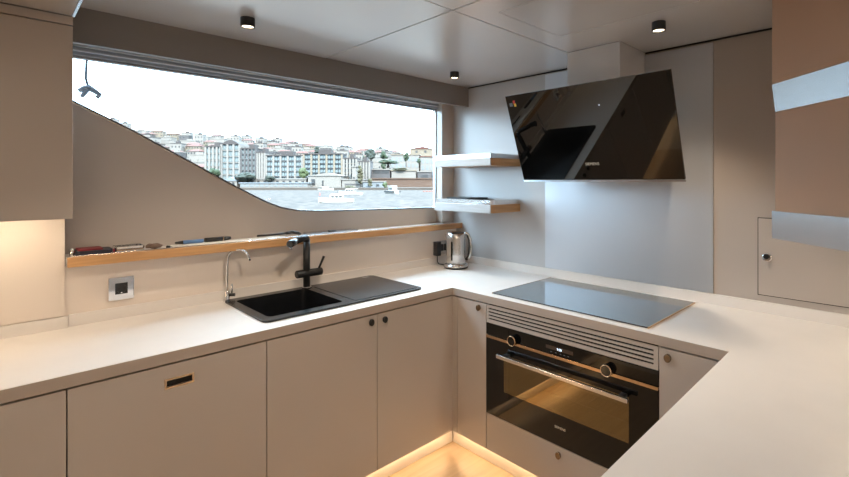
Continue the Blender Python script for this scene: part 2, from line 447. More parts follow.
gp = obj('grip', prism([(hx0 - .004, hz0 - .004), (hx1 + .004, hz0 - .004), (hx1 + .004, hz1 + .004), (hx0 - .004, hz1 + .004)], YF + .0025, YF + .006, 'Y',
     [[(hx0 + .003, hz0 + .003), (hx1 - .003, hz0 + .003), (hx1 - .003, hz1 - .003), (hx0 + .003, hz1 - .003)]]), 'copper_trim', dp)
obj('grip_recess', box(hx0, hx1, YF + .018, YF + .0235, hz0, hz1), 'dark_gap', dp)
sk = thing('base_cabinet', 'two-door taupe cabinet below the black sink', 'cabinet', (1.3, 2.1, .1))
obj('carcass', carcass_left(.792, 1.842), 'taupe_paint', sk)
d1 = front_left(sk, 'door', .788 + gap, 1.332 - gap); knob(d1, (1.292, YF + .004, .842), (0, -1, 0), 'black_matt')
d2 = front_left(sk, 'door', 1.332 + gap, XF + .0238); knob(d2, (1.372, YF + .004, .840), (0, -1, 0), 'black_matt')

XD0, XD1 = XF + .004, XF + .024
def carcass_hood(y0, y1, z1=.878):
    return boxes([(XF + .026, XH - .02, y0, y0 + .016, ZD0, z1), (XF + .026, XH - .02, y1 - .016, y1, ZD0, z1),
                  (XF + .026, XH - .02, y0 + .016, y1 - .016, ZD0, ZD0 + .016), (XH - .036, XH - .02, y0 + .016, y1 - .016, ZD0 + .016, .70)])
def front_hood(parent, name, y0, y1, z0=ZD0, z1=ZD1):
    return obj(name, box(XD0, XD1, y0, y1, z0, z1, .0012), 'taupe_paint', parent)
nc = thing('base_cabinet', 'narrow taupe cabinet in the corner, left of the oven', 'cabinet', (2.1, 1.74, .1))
obj('carcass', carcass_hood(1.626, 1.866), 'taupe_paint', nc)
front_hood(nc, 'corner_filler', 1.838 + gap, YF + .0038)
d3 = front_hood(nc, 'door', 1.620 + gap, 1.838 - gap); knob(d3, (XD0, 1.668, .846), (-1, 0, 0))
oc = thing('oven_cabinet', 'taupe cabinet around the oven with a slotted vent above and a drawer below', 'cabinet', (2.1, 1.17, .1))
obj('carcass', carcass_hood(.722, 1.618), 'taupe_paint', oc)
slots = [[(.742, z), (1.606, z), (1.606, z + .0085), (.742, z + .0085)] for z in (.796, .8135, .831, .8485)]
obj('vent_grille', prism([(.722 + gap, .779), (1.620 - gap, .779), (1.620 - gap, ZD1), (.722 + gap, ZD1)], XD0, XD0 + .006, 'X', slots), 'taupe_paint', oc)
obj('vent_backing', box(XD0 + .012, XD0 + .018, .730, 1.612, .782, ZD1), 'dark_gap', oc)
d4 = front_hood(oc, 'drawer', .722 + gap, 1.620 - gap, ZD0, .298); knob(d4, (XD0, 1.172, .262), (-1, 0, 0))
rc = thing('base_cabinet', 'taupe cabinet with a bronze knob, right of the oven', 'cabinet', (2.1, .6, .1))
obj('carcass', carcass_hood(.482, .716), 'taupe_paint', rc)
d5 = front_hood(rc, 'door', .482, .722 - gap); knob(d5, (XD0, .684, .842), (-1, 0, 0))
pc = thing('base_cabinet', 'taupe cabinet carrying the worktop that runs out to the right', 'cabinet', (1.1, .1, .1))
obj('carcass', boxes([(XE + .03, XE + .046, -.36, .42, ZD0, .878), (XF - .02, XF, -.36, .42, ZD0, .878), (XE + .046, XF - .02, -.36, .42, ZD0, ZD0 + .016), (XE + .046, XF - .02, -.36, -.344, ZD0 + .016, .878)]), 'taupe_paint', pc)
for k in range(3):
    a = XE + .03 + k * .572
    obj('door', box(a + gap, a + .572 - gap, .424, .444, ZD0, ZD1, .001), 'taupe_paint', pc)
# plinths with the warm light strip
def plinth(nm, bm, label):
    return tag(obj(nm, bm, 'worktop_stone'), label, 'plinth')
p1 = plinth('plinth', box(-.62, XF + .06, YF + .06, YF + .075, 0.001, ZD0 - .001), 'pale lit plinth below the sink cabinets')
p2 = plinth('plinth', box(XF + .06, XF + .075, .50, YF + .055, 0.001, ZD0 - .001), 'pale lit plinth below the oven cabinet')
p3 = plinth('plinth', box(XE + .05, XF + .055, .385, .40, 0.001, ZD0 - .001), 'pale lit plinth below the right-hand worktop')
obj('light_strip', box(-.60, XF - .01, YF + .034, YF + .044, ZD0 - .008, ZD0 - .002), 'led_warm', p1)
obj('light_strip', box(XF + .034, XF + .044, .52, YF - .01, ZD0 - .008, ZD0 - .002), 'led_warm', p2)
obj('light_strip', box(XE + .06, XF + .03, .410, .418, ZD0 - .008, ZD0 - .002), 'led_warm', p3)

# ------------------------------------------------------------------ sink
sn = thing('sink', 'black composite sink with a ribbed drainer set in the worktop', 'sink', (1.25, 2.2, ZC))
outer = rrect(SX0, SX1, SY0, SY1, .03)
inner = rrect(BX0, BX1, BY0, BY1, .025)
rim = prism(outer, ZC + .001, ZC + .010, 'Z', [inner])
obj('rim', rim, 'black_composite', sn)
bm = bmesh.new()
lo = rrect(BX0 + .015, BX1 - .015, BY0 + .015, BY1 - .015, .03)
a = [bm.verts.new((x, y, ZC + .009)) for x, y in inner]; b_ = [bm.verts.new((x, y, ZC - .185)) for x, y in lo]
for k in range(len(a)): bm.faces.new((a[k], b_[k], b_[(k + 1) % len(a)], a[(k + 1) % len(a)]))
bm.faces.new(b_)
bo = obj('basin', bm, 'black_composite', sn)
obj('drain', lathe([(.045, 0), (.045, .003), (.036, .004), (.03, .002)], (1.04, 2.2, ZC - .184), 24), 'steel', bo)
ov = tube([(BX1 - .006, 2.155, .868), (BX1 - .014, 2.155, .868)], [.017, .015], 18)
obj('overflow', ov, 'copper_trim', bo)
dr = rrect(BX1 + .035, SX1 - .025, SY0 + .03, SY1 - .045, .02)
dbm = prism(rrect(BX1 + .05, SX1 - .02, SY0 + .025, SY1 - .04, .015), ZC + .0101, ZC + .0115, 'Z')
obj('drainer', dbm, 'black_composite', sn)
lb = thing
obj('maker_plate', box(1.60, 1.645, 2.405, 2.416, ZC + .0101, ZC + .0122), 'aluminium', sn)

# ------------------------------------------------------------------ black mixer tap
FXp, FYp = 1.240, 2.418
fa = thing('mixer_tap', 'tall black mixer tap with a pull-out spout behind the sink', 'tap', (FXp, FYp, ZC + .01))
obj('base_ring', lathe([(.026, 0), (.026, .006), (.022, .007)], (FXp, FYp, ZC + .0105), 28), 'chrome', fa)
obj('column', tube([(FXp, FYp, ZC + .016), (FXp, FYp, 1.20)], .0185, 24), 'black_matt', fa)
bd = obj('valve_body', tube([(FXp - .062, FYp, 1.010), (FXp - .058, FYp, 1.010), (FXp + .088, FYp, 1.010), (FXp + .092, FYp, 1.010)], [.018, .0215, .0215, .018], 24), 'black_matt', fa)
obj('lever', tube([(FXp + .075, FYp, 1.03), (FXp + .085, FYp - .004, 1.055), (FXp + .102, FYp - .008, 1.095)], [.006, .006, .0075], 12), 'black_matt', fa)
top = Vector((FXp, FYp, 1.200)); tip = Vector((FXp - .105, FYp - .075, 1.197))
dd = (tip - top).normalized()
sp_ = obj('spout', tube([top - Vector((0, 0, .012)), top + Vector((0, 0, .006)) + dd * .006, top + Vector((0, 0, .014)) + dd * .02, tip + Vector((0, 0, .006))], [.0185, .0185, .018, .0175], 22), 'black_matt', fa)
t2 = tip + Vector((0, 0, .006))
obj('spray_head', tube([t2, t2 + dd * .004, t2 + dd * .050 + Vector((0, 0, -.006)), t2 + dd * .056 + Vector((0, 0, -.007))], [.0178, .020, .020, .0175], 22), 'black_gloss', fa)
tag(obj('outlet', tube([t2 + dd * .045 + Vector((0, 0, -.024)), t2 + dd * .045 + Vector((0, 0, -.034))], .008, 14), 'chrome', fa), 'chrome outlet')

# ------------------------------------------------------------------ chrome filter tap
qx, qy = .835, 2.466
ft = thing('filter_tap', 'slim chrome swan-neck tap at the left end of the sink', 'tap', (qx, qy, ZC))
obj('base', lathe([(.020, 0), (.020, .004), (.013, .006), (.012, .045), (.009, .05)], (qx, qy, ZC + .001), 24), 'chrome', ft)
pts = [(qx, qy, ZC + .048), (qx, qy, 1.125)]
hdir = Vector((.80, -.60, 0)); R_ = .052
for k in range(1, 13):
    a = PI - (PI * 0.93) * k / 12
    v = Vector((qx, qy, 1.125)) + hdir * (R_ + R_ * math.cos(a)) + Vector((0, 0, R_ * math.sin(a)))
    pts.append(tuple(v))
last = Vector(pts[-1]); pts.append(tuple(last + Vector((.006, -.004, -.016))))
obj('neck', tube(pts, .0058, 14), 'chrome', ft)
obj('valve', tube([(qx, qy, ZC + .030), (qx + .030, qy - .022, ZC + .030)], .008, 14), 'black_plastic', ft)
obj('lever', tube([(qx + .020, qy - .008, ZC + .03), (qx + .020, qy - .008, ZC + .085)], .0045, 10), 'chrome', ft)

# ------------------------------------------------------------------ hob
hb = thing('hob', 'black glass hob flush on the worktop above the oven', 'hob', (2.175, 1.19, ZC))
obj('glass', prism(rrect(1.895, 2.452, .785, 1.615, .004, 3), ZC + .0012, ZC + .0065, 'Z'), 'hob_glass', hb)
tag(obj('edge_trim', box(1.895, 2.452, .780, .7845, ZC + .0005, ZC + .0072), 'copper_trim', hb), 'bronze side edge trim')
tag(obj('edge_trim', box(1.895, 2.452, 1.6155, 1.620, ZC + .0005, ZC + .0072), 'copper_trim', hb), 'bronze side edge trim')

# ------------------------------------------------------------------ oven
on = thing('oven', 'wide black glass built-in oven with a long bar handle', 'oven', (2.05, 1.172, .30))
OY0, OY1 = .7235, 1.6185
obj('body', boxes([(XF + .03, 2.40, .742, .76, .302, .772), (XF + .03, 2.40, 1.582, 1.600, .302, .772), (2.38, 2.40, .76, 1.582, .302, .772),
                   (XF + .03, 2.38, .76, 1.582, .302, .325), (XF + .03, 2.38, .76, 1.582, .70, .772)]), 'oven_enamel', on)
cp = obj('control_panel', box(XF + .002, XF + .028, OY0, OY1, .717, .776, .001), 'black_glass', on)
tag(obj('metal_strip', box(XF + .000, XF + .028, OY0, OY1, .700, .714, .0008), 'copper_trim', on), 'copper coloured strip')
obj('display', box(XF + .0008, XF + .0019, 1.100, 1.244, .738, .755), 'display_panel', cp)
mX = Matrix(((0, 0, -1, XF + .0006), (-1, 0, 0, 1.184), (0, 1, 0, .7405), (0, 0, 0, 1)))
lettering('display_digits', '9:38', .015, 'display_digits', cp, mX)
for k, yy in enumerate((1.215, 1.19, 1.165, 1.145, 1.125)):
    obj('touch_mark', box(XF + .0012, XF + .0019, yy - .004, yy + .004, .7255, .7285), 'label_grey', cp)
def oven_knob(yc, zc):
    kb = obj('dial', tube([(XF + .002, yc, zc), (XF - .020, yc, zc), (XF - .022, yc, zc)], [.0235, .0235, .022], 30), 'black_gloss', on)
    bm_ = bmesh.new()
    rr = [(XF - .0215, .0215), (XF - .0245, .0222), (XF - .0245, .0246), (XF - .0190, .0250)]
    rings = [[bm_.verts.new((x, yc + r * math.cos(2 * PI * k / 30), zc + r * math.sin(2 * PI * k / 30))) for k in range(30)] for x, r in rr]
    for a_, c_ in zip(rings, rings[1:]):
        for k in range(30): bm_.faces.new((a_[k], a_[(k + 1) % 30], c_[(k + 1) % 30], c_[k])).smooth = True
    obj('dial_ring', bm_, 'copper_trim', kb)
oven_knob(1.434, .727); oven_knob(.931, .725)
WY0, WY1, WZ0, WZ1 = .842, 1.500, .445, .635
door = obj('door', prism([(OY0, .302), (OY1, .302), (OY1, .698), (OY0, .698)], XF + .002, XF + .026, 'X', [[(WY0, WZ0), (WY1, WZ0), (WY1, WZ1), (WY0, WZ1)]]), 'black_glass', on)
obj('door_window', box(XF + .0025, XF + .006, WY0 + .0003, WY1 - .0003, WZ0 + .0003, WZ1 - .0003), 'oven_glass', door)
hd = obj('handle', boxes([(XF - .052, XF - .036, .825, 1.508, .632, .650)], .003), 'aluminium', door)
for yy in (.86, 1.47): obj('handle_post', box(XF - .040, XF + .003, yy - .012, yy + .012, .634, .648), 'black_matt', hd)
mL = Matrix(((0, 0, -1, XF + .0016), (-1, 0, 0, 1.168), (0, 1, 0, .380), (0, 0, 0, 1)))
lettering('maker_lettering', 'SIEMENS', .0155, 'lettering', door, mL, 'CENTER')
rk = bmesh.new()
for zz in (.50, .575):
    tube([(XF + .06, .80, zz), (XF + .06, 1.55, zz)], .0025, 8, rk)
    tube([(2.34, .80, zz), (2.34, 1.55, zz)], .0025, 8, rk)
    for k in range(12):
        yy = .82 + k * .0645
        tube([(XF + .06, yy, zz), (2.34, yy, zz)], .0016, 6, rk)
obj('rack', rk, 'copper_trim', on)
obj('oven_fill', lathe([(.02, 0), (.02, .008), (.012, .012)], (2.30, 1.48, .68), 16), 'oven_fill_glow', on)  # glowing piece added inside the oven to brighten the racks

# ------------------------------------------------------------------ hood
hcy = 1.197
hdo = thing('cooker_hood', 'tilted black glass cooker hood below its boxed duct on the wall', 'cooker hood', (2.3, hcy, 1.53))
A_, B_ = Vector((2.217, 0, 1.532)), Vector((2.040, 0, 2.000))       # bottom and top edges of the glass
dv = (B_ - A_).normalized(); nv = Vector((-dv.z, 0, dv.x))            # facing the room and downwards
hw = .449
bm = bmesh.new()
o0 = [A_ + nv * 0, B_, B_ - nv * .012, A_ - nv * .012]
v0 = [bm.verts.new((p.x, hcy - hw, p.z)) for p in o0]; v1 = [bm.verts.new((p.x, hcy + hw, p.z)) for p in o0]
bm.faces.new(v0); bm.faces.new(v1[::-1])
for k in range(4): bm.faces.new((v0[k], v1[k], v1[(k + 1) % 4], v0[(k + 1) % 4]))
gls = obj('glass_panel', bm, 'black_glass', hdo)
o1 = [(A_.x + .016, 1.528), (2.120, 1.80), (2.30, 1.86), (2.496, 1.80), (2.496, 1.600), (2.40, 1.536)]
bm = bmesh.new()
v0 = [bm.verts.new((p[0], hcy - .30, p[1])) for p in o1]; v1 = [bm.verts.new((p[0], hcy + .30, p[1])) for p in o1]
bm.faces.new(v0); bm.faces.new(v1[::-1])
for k in range(6): bm.faces.new((v0[k], v1[k], v1[(k + 1) % 6], v0[(k + 1) % 6]))
obj('body', bm, 'taupe_paint', hdo)
tag(obj('bottom_trim', box(A_.x - .004, A_.x + .014, hcy - hw, hcy + hw, 1.521, 1.5315, .001), 'satin_trim', hdo), 'pale metal bottom edge')
tag(obj('top_trim', box(B_.x + .002, B_.x + .014, hcy - hw, hcy + hw, 1.9975, 2.0025), 'satin_trim', hdo), 'pale metal top edge')
obj('duct', box(2.20, 2.497, 1.049, 1.345, 1.952, CEIL - .002, .001), 'duct_paint', hdo)
def on_glass(y, s):      # text frame on the glass: s metres up from the bottom edge
    p = A_ + dv * s + nv * .0003
    return Matrix(((0, dv.x, nv.x, p.x), (-1, 0, 0, y), (0, dv.z, nv.z, p.z), (0, 0, 0, 1)))
lettering('maker_lettering', 'SIEMENS', .021, 'lettering', gls, on_glass(1.190, .080), 'CENTER')
def chip(name, y, s, w_, h_, mt):
    b2 = bmesh.new(); add_box(b2, 0, w_, 0, h_, 0, .0006, mat=on_glass(y, s)); return obj(name, b2, mt, gls)
chip('energy_mark', hcy + hw - .045, .455, .014, .016, 'label_red')
chip('energy_mark', hcy + hw - .049, .437, .014, .017, 'label_yellow')
chip('energy_mark', hcy + hw - .018, .440, .022, .020, 'label_grey')
chip('indicator_light', 1.098, .385, .004, .004, 'display_digits')

# steel splashback
sb = tag(obj('splashback', box(XH - .009, XH - .001, .715, 1.691, .972, CEIL - .014), 'brushed_steel'), 'tall brushed metal panel on the wall behind the hood and hob', 'wall panel')

# ------------------------------------------------------------------ floating shelves
def shelf(z0, z1, label):
    s = thing('floating_shelf', label, 'shelf', (2.35, 2.13, z0), 'corner floating shelves')
    y0, y1 = 1.893, 2.41
    obj('board', box(2.206, XH - .001, y0 + .006, y1, z0, z1, .001), 'oak_end', s)
    tag(obj('front_edge', box(2.199, 2.2055, y0, y1, z0, z1, .0008), 'oak_sheen', s), 'oak front edge with window sheen in its colour')
    tag(obj('end_edge', box(2.206, XH - .001, y0, y0 + .0055, z0, z1, .0008), 'oak', s), 'oak end edge')
    rb = boxes([(2.212, 2.2155, y0 + .012, y1, z1 + .0005, z1 + .030), (2.2155, XH - .002, y0 + .012, y0 + .0155, z1 + .0005, z1 + .030)])
    tag(obj('rail', rb, 'chrome', s), 'polished fiddle rail')
    return s
shelf(1.624, 1.672, 'upper of the two oak corner shelves beside the window, empty')
shelf(1.322, 1.374, 'lower of the two oak corner shelves beside the window, holding a black slab')
tb = thing('tablet', 'flat black slab lying on the lower corner shelf', 'tablet', (2.38, 2.30, 1.375))
obj('case', prism(rrect(2.28, 2.49, 2.16, 2.38, .012), 1.3965, 1.411, 'Z'), 'black_plastic', tb)
obj('stand', box(2.30, 2.47, 2.19, 2.35, 1.3745, 1.3963), 'black_plastic', tb)
kn = thing('knife', 'dark-handled steel knife at the front of the lower corner shelf', 'knife', (2.25, 2.0, 1.375))
obj('blade', box(2.222, 2.245, 1.96, 2.10, 1.3745, 1.3765), 'chrome', kn)
obj('handle', box(2.224, 2.243, 2.101, 2.20, 1.3745, 1.390, .004), 'black_plastic', kn)

# ------------------------------------------------------------------ kettle
kx, ky = 2.288, 2.285
kt = thing('kettle', 'brushed steel electric kettle on its base in the corner', 'kettle', (kx, ky, ZC))
obj('base', lathe([(.078, 0), (.084, .004), (.086, .012), (.081, .024), (.070, .030)], (kx, ky, ZC + .001), 40), 'black_plastic', kt)
tag(obj('base_collar', lathe([(.0875, .011), (.0865, .020), (.077, .0295), (.070, .0325)], (kx, ky, ZC + .001), 40), 'steel', kt), 'steel collar with buttons')
obj('body', lathe([(.066, .033), (.069, .036), (.0685, .10), (.0675, .20), (.066, .236), (.062, .243)], (kx, ky, ZC), 48), 'steel', kt)
obj('lid', lathe([(.061, .2435), (.057, .248), (.045, .2505), (.02, .2515)], (kx, ky, ZC), 40), 'black_gloss', kt)
hdv = Vector((.60, -.80, 0)).normalized()          # handle points along the back wall, towards the hob
pts = []
for r, z in ((.056, .241), (.074, .243), (.090, .230), (.102, .198), (.106, .155), (.103, .115), (.094, .080), (.078, .056)):
    pts.append(Vector((kx, ky, ZC + z)) + hdv * r)
obj('handle', tube(pts, [.008, .009, .0095, .0095, .0095, .0095, .0095, .008], 14), 'steel', kt)
pts2 = [p - hdv * .009 for p in pts[2:]]
obj('handle_grip', tube(pts2, .008, 12), 'black_plastic', kt)
s_ = Vector((-.83, -.30, 0)).normalized(); tdir = Vector((-s_.y, s_.x, 0))
gm = Matrix.Translation(Vector((kx, ky, ZC)) + s_ * .0675) @ Matrix(((tdir.x, s_.x, 0, 0), (tdir.y, s_.y, 0, 0), (0, 0, 1, 0), (0, 0, 0, 1)))
bm = bmesh.new(); add_box(bm, -.006, .006, -.006, .0015, .06, .19, mat=gm)
obj('water_gauge', bm, 'black_gloss', kt)
sd = Vector((.95, .1, 0))
spv = Vector((-.62, .78, 0)).normalized()
bm = bmesh.new(); c0 = Vector((kx, ky, ZC)); w_ = Vector((-spv.y, spv.x, 0)) * .016
v = [bm.verts.new(p) for p in (c0 + spv * .062 + w_ + Vector((0, 0, .236)), c0 + spv * .062 - w_ + Vector((0, 0, .236)), c0 + spv * .080 + Vector((0, 0, .238)), c0 + spv * .0655 + Vector((0, 0, .185)))]
for q in ((0, 1, 2), (0, 2, 3), (1, 3, 2), (0, 3, 1)): bm.faces.new([v[i] for i in q])
obj('spout', bm, 'steel', kt)
for k in range(4):
    a = math.radians(205 + k * 14); p = Vector((kx + math.cos(a) * .0830, ky + math.sin(a) * .0830, ZC + .0265))
    obj('button', lathe([(.005, 0), (.005, .002), (.003, .003)], p, 10), 'chrome', kt)

# ------------------------------------------------------------------ sockets
so = thing('socket', 'chrome wall socket below the left part of the ledge', 'socket', (.40, YW, 1.05))
pl = obj('plate', box(.354, .447, YW - .010, YW - .0005, 1.000, 1.100, .002), 'chrome', so)
obj('insert', prism([(.378, 1.026), (.423, 1.026), (.423, 1.074), (.378, 1.074)], YW - .0125, YW - .0101, 'Y',
    [[(.4005 + .019 * math.cos(2 * PI * k / 20), 1.05 + .019 * math.sin(2 * PI * k / 20)) for k in range(20)]]), 'black_plastic', so)
obj('recess', tube([(.4005, YW - .0112, 1.05), (.4005, YW - .0102, 1.05)], .0188, 20), 'black_matt', so)
for dx in (-.0095, .0095): obj('pin_hole', tube([(.4005 + dx, YW - .0118, 1.05), (.4005 + dx, YW - .0112, 1.05)], .0026, 10), 'dark_gap', so)
obj('earth_clip', box(.398, .403, YW - .0128, YW - .0113, 1.0295, 1.034), 'chrome', so)
s2 = thing('socket', 'double wall socket half hidden behind the kettle', 'socket', (2.33, YW, 1.03))
obj('plate', box(2.262, 2.425, YW - .010, YW - .0005, .985, 1.085, .002), 'steel', s2)
obj('insert', box(2.318, 2.358, YW - .016, YW - .0101, 1.010, 1.060, .002), 'black_plastic', s2)
obj('insert', box(2.372, 2.412, YW - .016, YW - .0101, 1.010, 1.060, .002), 'black_plastic', s2)
pg = thing('plug', 'black plug in the socket behind the kettle', 'plug', (2.283, YW - .012, 1.035))
obj('body', box(2.262, 2.300, YW - .052, YW - .0115, .984, 1.086, .004), 'black_plastic', pg)
obj('cord', tube([(2.281, YW - .03, .9835), (2.282, YW - .03, .94), (2.284, YW - .045, ZC + .006), (2.287, ky + .1025, ZC + .006)], .0032, 8), 'black_plastic', pg)

# ------------------------------------------------------------------ things on the ledge
ZL = 1.2095
bg_ = thing('pouch', 'flat black and red pouch at the left end of the ledge', 'pouch', (.30, 2.55, ZL))
obj('body', prism(rrect(.245, .368, 2.475, 2.58, .012), ZL + .0005, ZL + .020, 'Z'), 'navy_cloth', bg_)
obj('red_flap', prism(rrect(.250, .335, 2.480, 2.575, .01), ZL + .0205, ZL + .026, 'Z'), 'red_cloth', bg_)
obj('zip_pull', box(.369, .3745, 2.476, 2.49, ZL + .004, ZL + .018), 'red_cloth', bg_)
vc = thing('spray_bottle', 'tiny grey bottle standing at the left end of the ledge', 'bottle', (.232, 2.52, ZL))
obj('bottle', lathe([(.008, 0), (.0085, .003), (.0085, .019), (.004, .022)], (.232, 2.50, ZL + .0005), 16), 'steel', vc)
obj('cap', lathe([(.0055, .0222), (.0055, .030), (.004, .032)], (.232, 2.50, ZL + .0005), 16), 'white_plastic', vc)
fr = thing('picture_frame', 'low steel tray with a raised rim on the ledge beside the red and black pouch', 'tray', (.41, 2.55, ZL))
obj('tray', prism(rrect(.378, .490, 2.50, 2.590, .01), ZL + .0005, ZL + .004, 'Z'), 'steel', fr)
obj('rim', prism(rrect(.378, .490, 2.50, 2.590, .01), ZL + .0042, ZL + .022, 'Z', [rrect(.381, .487, 2.503, 2.587, .009)]), 'chrome', fr)
fr.name = 'tray'
br = thing('cloth', 'crumpled brown cloth on the ledge right of the steel tray', 'cloth', (.52, 2.5, ZL))
bm = bmesh.new(); bmesh.ops.create_icosphere(bm, subdivisions=3, radius=1)
for v in bm.verts:
    n_ = 1 + .22 * math.sin(v.co.x * 7 + 1) * math.cos(v.co.y * 6) + .12 * math.sin(v.co.z * 11)
    v.co = Vector((.525 + v.co.x * .030 * n_, 2.50 + v.co.y * .035 * n_, ZL + .0125 + max(v.co.z, -.95) * .0115 * n_))
zmin = min(v.co.z for v in bm.verts)
for v in bm.verts: v.co.z += ZL + .0005 - zmin
smooth(obj('fabric', bm, 'brown_cloth', br))
bx = tag(obj('lens_cap', lathe([(.009, 0), (.009, .010), (.007, .012)], (.580, 2.485, ZL + .0005), 16), 'black_plastic'), 'tiny black cap standing on the ledge right of the brown cloth', 'cap')
pp = thing('paper', 'stack of white papers lying along the ledge left of the black tap', 'papers', (.9, 2.55, ZL))
obj('sheet', box(.60, 1.08, 2.462, 2.57, ZL + .0005, ZL + .004), 'paper', pp)
obj('sheet', box(.66, 1.14, 2.468, 2.56, ZL + .0042, ZL + .007), 'paper', pp)
pn = thing('pen', 'pale blue pen with a dark end on top of the papers', 'pen', (.68, 2.54, ZL + .007))
obj('barrel', tube([(.655, 2.535, ZL + .0165), (.745, 2.535, ZL + .0165)], .009, 12), 'blue_plastic', pn)
obj('tip', tube([(.620, 2.535, ZL + .0165), (.654, 2.535, ZL + .0165)], [.004, .009], 12), 'black_plastic', pn)
p2_ = thing('marker', 'thick black marker with a gold band, right of the blue pen', 'pen', (.81, 2.54, ZL + .007))
obj('barrel', tube([(.752, 2.535, ZL + .0185), (.835, 2.535, ZL + .0185)], .0108, 12), 'black_matt', p2_)
obj('band', tube([(.8355, 2.535, ZL + .0185), (.840, 2.535, ZL + .0185)], .0112, 12), 'copper_trim', p2_)
obj('cap', tube([(.8405, 2.535, ZL + .0185), (.875, 2.535, ZL + .0185)], [.0108, .008], 12), 'black_matt', p2_)
eg = thing('glasses_case', 'long black utensil lying on the papers behind the black tap', 'utensil', (1.15, 2.53, ZL + .007))
eg.name = 'ladle'
obj('handle', tube([(1.005, 2.515, ZL + .020), (1.10, 2.515, ZL + .020), (1.165, 2.515, ZL + .022)], [.006, .0055, .006], 10), 'black_matt', eg)
obj('head', tube([(1.166, 2.515, ZL + .0225), (1.20, 2.515, ZL + .026), (1.235, 2.515, ZL + .018), (1.252, 2.515, ZL + .012)], [.008, .0095, .009, .006], 12), 'black_matt', eg)
cl = thing('foil_roll', 'shiny silver packet with a black clip, right of the black tap', 'packet', (1.4, 2.52, ZL))
cl.name = 'packet'
obj('packet', prism(rrect(1.30, 1.62, 2.475, 2.585, .01), ZL + .0005, ZL + .012, 'Z'), 'satin_trim', cl)
obj('clip', box(1.418, 1.455, 2.472, 2.500, ZL + .0125, ZL + .021, .001), 'black_plastic', cl)

# ------------------------------------------------------------------ wall hatch with a latch
ht = thing('wall_hatch', 'taupe wall hatch with a chrome latch above the right worktop', 'hatch', (XH - .01, .30, 1.0))
obj('frame_gap', box(XH - .0015, XH - .0002, .05, .5285, .998, 1.3565), 'dark_gap', ht)
hdoor = obj('door', box(XH - .008, XH - .0016, .053, .5245, 1.002, 1.3525, .0006), 'taupe_paint', ht)
bm = tube([(XH - .008, .490, 1.176), (XH - .012, .490, 1.176), (XH - .014, .490, 1.176)], [.020, .020, .016], 20)
lt = obj('latch', bm, 'chrome', hdoor)
obj('latch_grip', tube([(XH - .0145, .490, 1.180), (XH - .028, .490, 1.182), (XH - .030, .490, 1.182)], [.010, .012, .010], 16), 'black_matt', lt)

# ------------------------------------------------------------------ upper cabinets
uc = thing('wall_cabinet', 'taupe wall cabinet hanging at the upper left beside the window', 'cabinet', (-.2, 2.3, 1.39))
obj('body', box(-.62, .198, 2.172, 2.486, 1.395, 2.113), 'taupe_paint', uc)
obj('door', box(-.62, .202, 2.150, 2.170, 1.389, 2.080, .0012), 'taupe_paint', uc)
obj('top_filler', box(-.62, .202, 2.150, 2.170, 2.084, 2.113), 'taupe_paint', uc)
obj('light_strip', box(-.60, .15, 2.33, 2.35, 1.388, 1.3945), 'led_cabinet', uc)

rcab = thing('wall_cabinet', 'brown angled wall cabinet with two silver bands at the right edge', 'cabinet', (1.9, .0, 1.34))
PA = Vector((1.787, .337)); dn = Vector((-.706, -.708)); PB = PA + dn * .62
nrm = Vector((-.708, .706))         # towards the window wall
def slab(z0, z1, off, back=.0, bev=0):
    a = PA + nrm * off; b2 = PB + nrm * off
    pts_ = [tuple(a), tuple(b2), (b2.x, -.55), (2.44, -.55), (2.44, a.y)]
    return prism(pts_, z0, z1, 'Z')
obj('upper_panel', slab(1.8365, CEIL - .002, -.001), 'brown_lacquer', rcab)
bm = slab(1.748, 1.836, 0)          # the band leans back a little towards its lower edge
for v in bm.verts:
    if v.co.z < 1.80 and (abs((v.co.xy - PA).dot(nrm)) < .001): v.co.x -= nrm.x * .011; v.co.y -= nrm.y * .011
tag(obj('metal_band', bm, 'satin_trim', rcab), 'bright metal band')
obj('middle_panel', slab(1.4275, 1.7475, -.0112), 'brown_lacquer', rcab)
tag(obj('metal_band', slab(1.339, 1.427, 0), 'satin_trim', rcab), 'lower metal band')

tag(obj('light_strip', box(2.10, 2.12, -.50, .28, 1.332, 1.3385), 'led_shelf', rcab), 'warm light strip under the cabinet')

# ------------------------------------------------------------------ downlights
def downlight(x, y, label, power=1.0, cone=95, blend=.7):
    d = thing('downlight', label, 'ceiling light', (x, y, CEIL - .04), 'black ceiling spots')
    r = .029
    bm = bmesh.new(); n = 28
    prof = [(r * .86, -.030), (r * .86, -.040), (r, -.040), (r, -.0015), (.002, -.0015)]
    rings = [[bm.verts.new((x + a * math.cos(2 * PI * k / n), y + a * math.sin(2 * PI * k / n), CEIL + z)) for k in range(n)] for a, z in prof]
    for a, b2 in zip(rings, rings[1:]):
        for k in range(n): bm.faces.new((a[k], a[(k + 1) % n], b2[(k + 1) % n], b2[k])).smooth = False
    obj('housing', bm, 'black_matt', d)
    obj('lens', lathe([(r * .84, -.034), (r * .84, -.031), (.004, -.030)], (x, y, CEIL), 24), 'lamp_lens', d)
    ld = bpy.data.lights.new('bulb', 'SPOT'); ld.energy = DOWNLIGHT_W * power; ld.color = (1.0, .84, .65)
    ld.spot_size = math.radians(cone); ld.spot_blend = blend; ld.shadow_soft_size = .024
    lo_ = bpy.data.objects.new('bulb', ld); C.objects.link(lo_); lo_.location = (0, 0, -.006); lo_.parent = d
    return d
downlight(.768, 2.022, 'black ceiling spot above the sink counter, nearest the left cabinet')
downlight(2.08, 2.09, 'small black ceiling spot in the far corner above the kettle')
downlight(2.06, .804, 'black ceiling spot right of the cooker hood', 1.5)
downlight(.95, 1.22, 'added unseen ceiling spot in the middle of the galley', 1.6, 128, .35)  # out of view, added to brighten the lower wall and the doors
